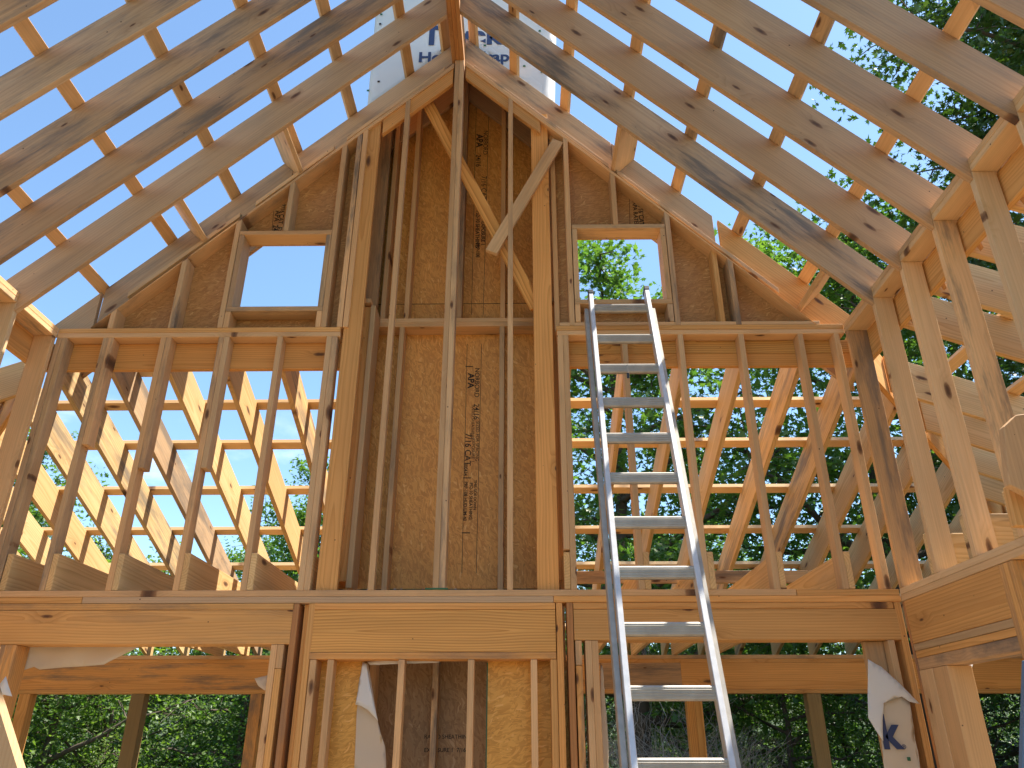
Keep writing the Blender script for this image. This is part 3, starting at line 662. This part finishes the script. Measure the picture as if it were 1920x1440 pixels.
cloth('house_wrap_scrap',[(1126,1245),(1130,1250),(1134,1340),(1141,1390),(1142,1580),(1126,1580),(1128,1400)],YO-.03,WRAPB,'narrow hanging edge of wrap beside the double jack studs left of the ladder',.004,seed=11)

# ================================================================ ladder
ld=thing('extension_ladder','aluminium extension ladder leaning against the sill of the right attic window','ladder',(.6,3.1,0))
PT=V((0,D-.07,4.80)); PB=V((0,3.12,.02)); ld_dir=(PB-PT).normalized(); ln=V((1,0,0)).cross(ld_dir)   # plane of the ladder
nL=V((0,ld_dir.z,-ld_dir.y)); 
def onL(x,y): return onP(x,y,nL,nL.dot(PT))
l1,l2=onL(1107,552),onL(1188,1440); r1_,r2_=onL(1211,545),onL(1371,1440)
def ext(a,b,z): d=(b-a); return a+d*((z-a.z)/d.z)
l2=ext(l1,l2,.03); r2_=ext(r1_,r2_,.03)
print('ladder',l1,l2,r1_,r2_)
fl_bot=1.2
nn=nL if nL.y<0 else -nL   # toward the camera
def rail(a,b,off,w=.03,dp=.07,mat=ALU):
    # channel section: web plus two flanges
    o=nn*off
    bar('side_rail',mat,a+o,b+o,w,dp,(1,0,0),ld,.003)
rail(l1,ext(l1,l2,fl_bot),0); rail(r1_,ext(r1_,r2_,fl_bot),0)
lo_=V((-.034,0,0))
rail(ext(l1,l2,4.47)+lo_,l2+lo_,-.055,.03,.07,ALU2); rail(ext(r1_,r2_,4.47)-lo_,r2_-lo_,-.055,.03,.07,ALU2)
def uvsame(y): 
    # rung height on the ladder plane measured at its middle
    p=onL((1155+ (y-560)*.142),y); return p.z
for yy in (579,636,692,755,822,897,980,1074,1180,1300,1437):
    z=uvsame(yy); a=ext(l1,l2,z); b=ext(r1_,r2_,z); 
    bar('rung',ALU2,a,b,.066,.036,(0,0,1),ld,.008); 
    for dz_ in (-.014,.0,.014): bar('rung_ridge',ALU2,a+V((0,-.0185,dz_)),b+V((0,-.0185,dz_)),.004,.004,(0,0,1),ld,.001)
    top=V((0,0,.0265)); 
for a,b in ((l1,l2),(r1_,r2_)):
    d=(a-b).normalized(); bar('end_cap',BLK,a-d*.03,a+d*.012,.038,.078,(1,0,0),ld,.004)
hk=onL(1176,700)
bar('rung_hook',ALU2,hk+V((0,-.03,.05)),hk+V((0,-.03,-.01)),.008,.008,(1,0,0),ld,.001); bar('hook_tag',BLK,hk+V((0,-.03,-.012)),hk+V((0,-.03,-.05)),.018,.006,(1,0,0),ld,.002)

# ================================================================ ground and floor
def struct(o): o['kind']='structure'; return o
bm=bmesh.new(); n=60
def gz(x,y):
    r=math.hypot(x,y-5); return -.45-.9*max(0,min(1,(r-9)/10))+9*max(0,min(1,(r-24)/45))**1.2+ .25*math.sin(x*.23)*math.cos(y*.19)*max(0,min(1,(r-9)/10))
vs=[]
def gr(i): t=i/n*2-1; return math.copysign(abs(t)**2.2,t)*400
grid=[[bm.verts.new((gr(i),gr(j),gz(gr(i),gr(j)))) for i in range(n+1)] for j in range(n+1)]
for j in range(n):
    for i in range(n): bm.faces.new((grid[j][i],grid[j][i+1],grid[j+1][i+1],grid[j+1][i]))
me=bpy.data.meshes.new('ground'); bm.to_mesh(me); bm.free(); me.materials.append(GROUND)
go=bpy.data.objects.new('ground',me); col.objects.link(go); struct(go)
fo=prism('subfloor',SUB,[(XL-.14,-2.6,-.02),(XR+.14,-2.6,-.02),(XR+.14,D+W6,-.02),(XL-.14,D+W6,-.02)],(0,0,.02),(1,0,0),None,0); struct(fo)
dk=prism('porch_deck',SUB,[(XE0-.2,D+W6+.02,-.34),(XE1+.2,D+W6+.02,-.34),(XE1+.2,YBM+.3,-.34),(XE0-.2,YBM+.3,-.34)],(0,0,.04),(1,0,0),None,0); struct(dk)
for s in(1,-1):
    a,b=((XR+.16,XE1+.2) if s>0 else (XE0-.2,XL-.16))
    struct(prism('side_porch_deck',SUB,[(a,-2.6,-.34),(b,-2.6,-.34),(b,D+W6,-.34),(a,D+W6,-.34)],(0,0,.04),(0,1,0),None,0))

# ================================================================ trees
def tube(vs,fs,pts,rad,seg=7):
    base=len(vs); n=len(pts)
    for i,(p,r) in enumerate(zip(pts,rad)):
        d=(pts[min(i+1,n-1)]-pts[max(i-1,0)]).normalized(); a=d.orthogonal().normalized(); b=d.cross(a)
        for k in range(seg):
            t=2*math.pi*k/seg; vs.append(p+a*(math.cos(t)*r)+b*(math.sin(t)*r))
    for i in range(n-1):
        for k in range(seg):
            q=base+i*seg; fs.append((q+k,q+(k+1)%seg,q+seg+(k+1)%seg,q+seg+k))
STAR=[(0,0),(.18,.10),(.42,.34),(.40,.14),(.66,.26),(.62,.08),(1.,0),(.62,-.08),(.66,-.26),(.40,-.14),(.42,-.34),(.18,-.10)]
OVAL=[(0,0),(.3,.24),(.7,.2),(1.,0),(.7,-.2),(.3,-.24)]
def leaves(vs,fs,rr,c,rad,n,size,shape):
    for _ in range(n):
        while True:
            q=V((rr.uniform(-1,1),rr.uniform(-1,1),rr.uniform(-1,1)))
            if q.length<1: break
        p=c+V((q.x*rad,q.y*rad,q.z*rad*.7))
        a=V((rr.gauss(0,1),rr.gauss(0,1),rr.gauss(-.35,.7))).normalized(); b=a.cross(V((rr.gauss(0,.5),rr.gauss(0,.5),1))).normalized(); cc=a.cross(b)
        s=size*rr.uniform(.6,1.25); base=len(vs)
        for (u,w) in shape: vs.append(p+a*(u*s)+b*(w*s)+cc*(abs(w)*s*.35-u*u*s*.15))
        fs.append(tuple(range(base,base+len(shape))))
def make_tree(seed,H,crown_r,base_h,nb,leafn,size,shape,lm,name='broadleaf_tree'):
    rr=random.Random(seed); vs=[];fs=[];lv=[];lf=[]
    pts=[V((0,0,-.3))]; 
    for i in range(1,9): pts.append(V((pts[-1].x+rr.gauss(0,.12),pts[-1].y+rr.gauss(0,.12),H*.9*i/8)))
    tr=H*.014+.03
    tube(vs,fs,pts,[tr*(1-.88*i/8)+.01 for i in range(9)],9)
    for i in range(nb):
        h=base_h+(H*.88-base_h)*((i+.5)/nb); t=h/(H*.9)*8; j=min(7,int(t)); p=pts[j].lerp(pts[j+1],t-j)
        az=i*2.4+rr.uniform(-.5,.5); f=(h-base_h)/(H-base_h); L=crown_r*(1.05-.65*f**1.6)*rr.uniform(.75,1.15)
        d=V((math.cos(az),math.sin(az),rr.uniform(.1,.65))).normalized()
        bp=[p]; 
        for s in range(1,6): bp.append(bp[-1]+(d+V((rr.gauss(0,.2),rr.gauss(0,.2),rr.gauss(0,.15)))).normalized()*L/5)
        br_=tr*(1-.85*h/H)*.55+.012
        tube(vs,fs,bp,[br_*(1-.8*s/5)+.005 for s in range(6)],5)
        for s in range(2,6):
            for _ in range(3):
                dd=(V((rr.gauss(0,1),rr.gauss(0,1),rr.gauss(0.1,.6)))).normalized()*L*rr.uniform(.15,.38)
                q=bp[s]+dd; tube(vs,fs,[bp[s],bp[s].lerp(q,.5)+V((0,0,.06)),q],[.014,.009,.004],4)
                leaves(lv,lf,rr,q,L*rr.uniform(.14,.26)+.15,leafn,size,shape)
                leaves(lv,lf,rr,bp[s].lerp(q,.5),L*.12+.1,leafn//3,size,shape)
    t=thing(name,'x','tree',(0,0,0))
    meshobj('trunk',vs,fs,BARK,t,True); meshobj('crown',lv,lf,lm,t)
    return t
def copy_tree(root,loc,rz,sc_,label,sz=None):
    r=root.copy(); col.objects.link(r); r.location=loc; r.rotation_euler=(0,0,rz); r.scale=(sc_,sc_,sz or sc_); r['label']=label; r['group']=root['group']
    for c in root.children:
        d=c.copy(); col.objects.link(d); d.parent=r
    return r
def put(root,loc,rz,sc_,label,group):
    root.location=loc; root.rotation_euler=(0,0,rz); root.scale=(sc_,)*3; root['label']=label; root['group']=group
GO='tall oaks close behind the house'; GW='woodland trees beyond the porch'
oak=make_tree(11,15,3.9,2.4,32,95,.17,STAR,LEAF,'oak_tree'); put(oak,(10.1,9.1,-.6),.9,1.14,'tallest oak, its crown filling the sky at the upper right',GO)
oak2=make_tree(12,12,3.4,2.6,26,62,.17,STAR,LEAF2,'oak_tree'); put(oak2,(2.1,14.5,-.8),1.,1.04,'oak whose crown fills the right attic window',GO)
copy_tree(oak2,(6.4,13.6,-.8),2.2,1.08,'oak seen behind the right porch battens')
copy_tree(oak,(12.,15.,-.9),4.,.92,'second tall oak behind the one at the upper right')
copy_tree(oak2,(4.4,19,-1.),1.5,.7,'rounded oak rising behind the ladder')
copy_tree(oak2,(-3.7,17.,-.9),.6,.74,'shorter oak showing between the left studs and battens')
copy_tree(oak2,(-9.2,12.2,-.8),3.1,.66,'small oak low at the far left edge')
wood1=make_tree(21,9,3.2,.6,20,34,.14,OVAL,LEAF2,'woodland_tree'); put(wood1,(-6.5,19,-1.1),0,.9,'bushy tree left of centre of the woodland',GW)
wood2=make_tree(22,8,3.4,.3,18,36,.13,OVAL,LEAF3,'woodland_tree'); put(wood2,(5.,20,-1.1),0,.8,'light green bushy tree behind the ladder',GW)
wood3=make_tree(23,10,3.0,.8,20,30,.13,OVAL,LEAF,'woodland_tree'); put(wood3,(0,22,-1.2),0,.8,'dark tree at the middle of the woodland',GW)
rr=random.Random(5); ang=-70; i=0
copy_tree(wood2,(-7.6,13.5,-.9),2.,.72,'light green leafy tree low behind the far left studs')
W=(wood1,wood2,wood3)
for ring,(rad,step,s0) in enumerate(((15.5,9,.50),(20,7.5,.78),(27,7,1.0))):
    a=-62
    while a<=62:
        t=R(a+rr.uniform(-2,2)); r_=rad*rr.uniform(.93,1.08); root=W[rr.randrange(3)]
        x,y=math.sin(t)*r_,math.cos(t)*r_
        side='left' if a<-20 else ('right' if a>20 else 'centre'); row=('nearest','middle','farthest')[ring]
        q=copy_tree(root,(x,y,gz(x,y)-.2),rr.uniform(0,6.28),s0*rr.uniform(.85,1.12),'')
        kind={wood1:'bushy mid green tree',wood2:'light green spreading tree',wood3:'dark green tree'}[root]
        q['label']='%s in the %s row of woods, %s'%(kind,row,{'left':'left of the house','right':'right of the house','centre':'straight behind the house'}[side]); q['group']=GW+', '+row+' '+side+' '+kind
        a+=step
# bare twiggy shrub seen through the right opening
rr=random.Random(9); vs=[];fs=[]
def twig(p,d,L,r,lv):
    pts=[p]
    for _ in range(3): pts.append(pts[-1]+(d+V((rr.gauss(0,.22),rr.gauss(0,.22),rr.gauss(0,.22)))).normalized()*L/3)
    tube(vs,fs,pts,[r,r*.85,r*.7,r*.5],4)
    if lv>0:
        for k in range(4): twig(pts[rr.randrange(1,4)],(d+V((rr.gauss(0,.6),rr.gauss(0,.6),rr.gauss(0,.4)))).normalized(),L*.7,r*.6,lv-1)
for k in range(9): twig(V((0,0,0)),V((rr.gauss(0,.5),rr.gauss(0,.5),1)).normalized(),1.4,.02,4)
TW=plain('dry_twigs',(.42,.36,.30),.8)
sh=meshobj('bare_shrub',vs,fs,TW,None,True); sh.location=(1.75,11.5,-.5); tag(sh,'leafless pale twiggy shrub left of the ladder foot in the woods','shrub')

# ================================================================ light
SEL,SAZ=62,5     # elevation; direction to the sun measured from +X toward +Y
sd=V((math.cos(R(SEL))*math.cos(R(SAZ)),math.cos(R(SEL))*math.sin(R(SAZ)),math.sin(R(SEL))))
sl_=bpy.data.lights.new('sun','SUN'); so=bpy.data.objects.new('sun',sl_); col.objects.link(so)
sl_.energy=4.6; sl_.angle=R(.5); sl_.color=(1.,.94,.84); so.rotation_euler=sd.to_track_quat('Z','Y').to_euler(); so.location=(20,5,30)
w=bpy.data.worlds.new('World'); sc.world=w; w.use_nodes=True; nt=w.node_tree; nt.nodes.clear()
class G(N):
    def __init__(s,t): s.t=t
g=G(nt)
sky=g.n('ShaderNodeTexSky',sky_type='NISHITA'); sky.sun_disc=False; sky.sun_elevation=R(SEL); sky.sun_rotation=math.atan2(sd.x,sd.y)
sky.air_density=1.0; sky.dust_density=.4; sky.ozone_density=2.6
tc=g.n('ShaderNodeTexCoord').outputs['Generated']
sp=g.n('ShaderNodeSeparateXYZ'); g.set(sp,0,tc)
cl_=g.noise(g.vmath('MULTIPLY',tc,(3.2,3.2,7.)),1.,6,.6)
m1=g.math('MULTIPLY',g.ss(cl_,.50,.68),g.math('SUBTRACT',1.,g.ss(sp.outputs[2],.26,.42)))
m1=g.math('MULTIPLY',m1,g.math('SUBTRACT',1.,g.ss(sp.outputs[0],-.2,.1)))
skc=g.mix(1.,sky.outputs[0],(.94,1.02,1.0,1),'MULTIPLY'); cc=g.mix(g.math('MULTIPLY',m1,.6),skc,(7.2,7.6,8.0,1))
bg=g.n('ShaderNodeBackground'); g.set(bg,0,cc); bg.inputs[1].default_value=.13
o=g.n('ShaderNodeOutputWorld'); g.t.links.new(bg.outputs[0],o.inputs[0])
vs_=sc.view_settings; vs_.view_transform='Standard'; vs_.look='None'; vs_.exposure=1.3; vs_.gamma=1
sc.cycles.max_bounces=7; sc.cycles.diffuse_bounces=4
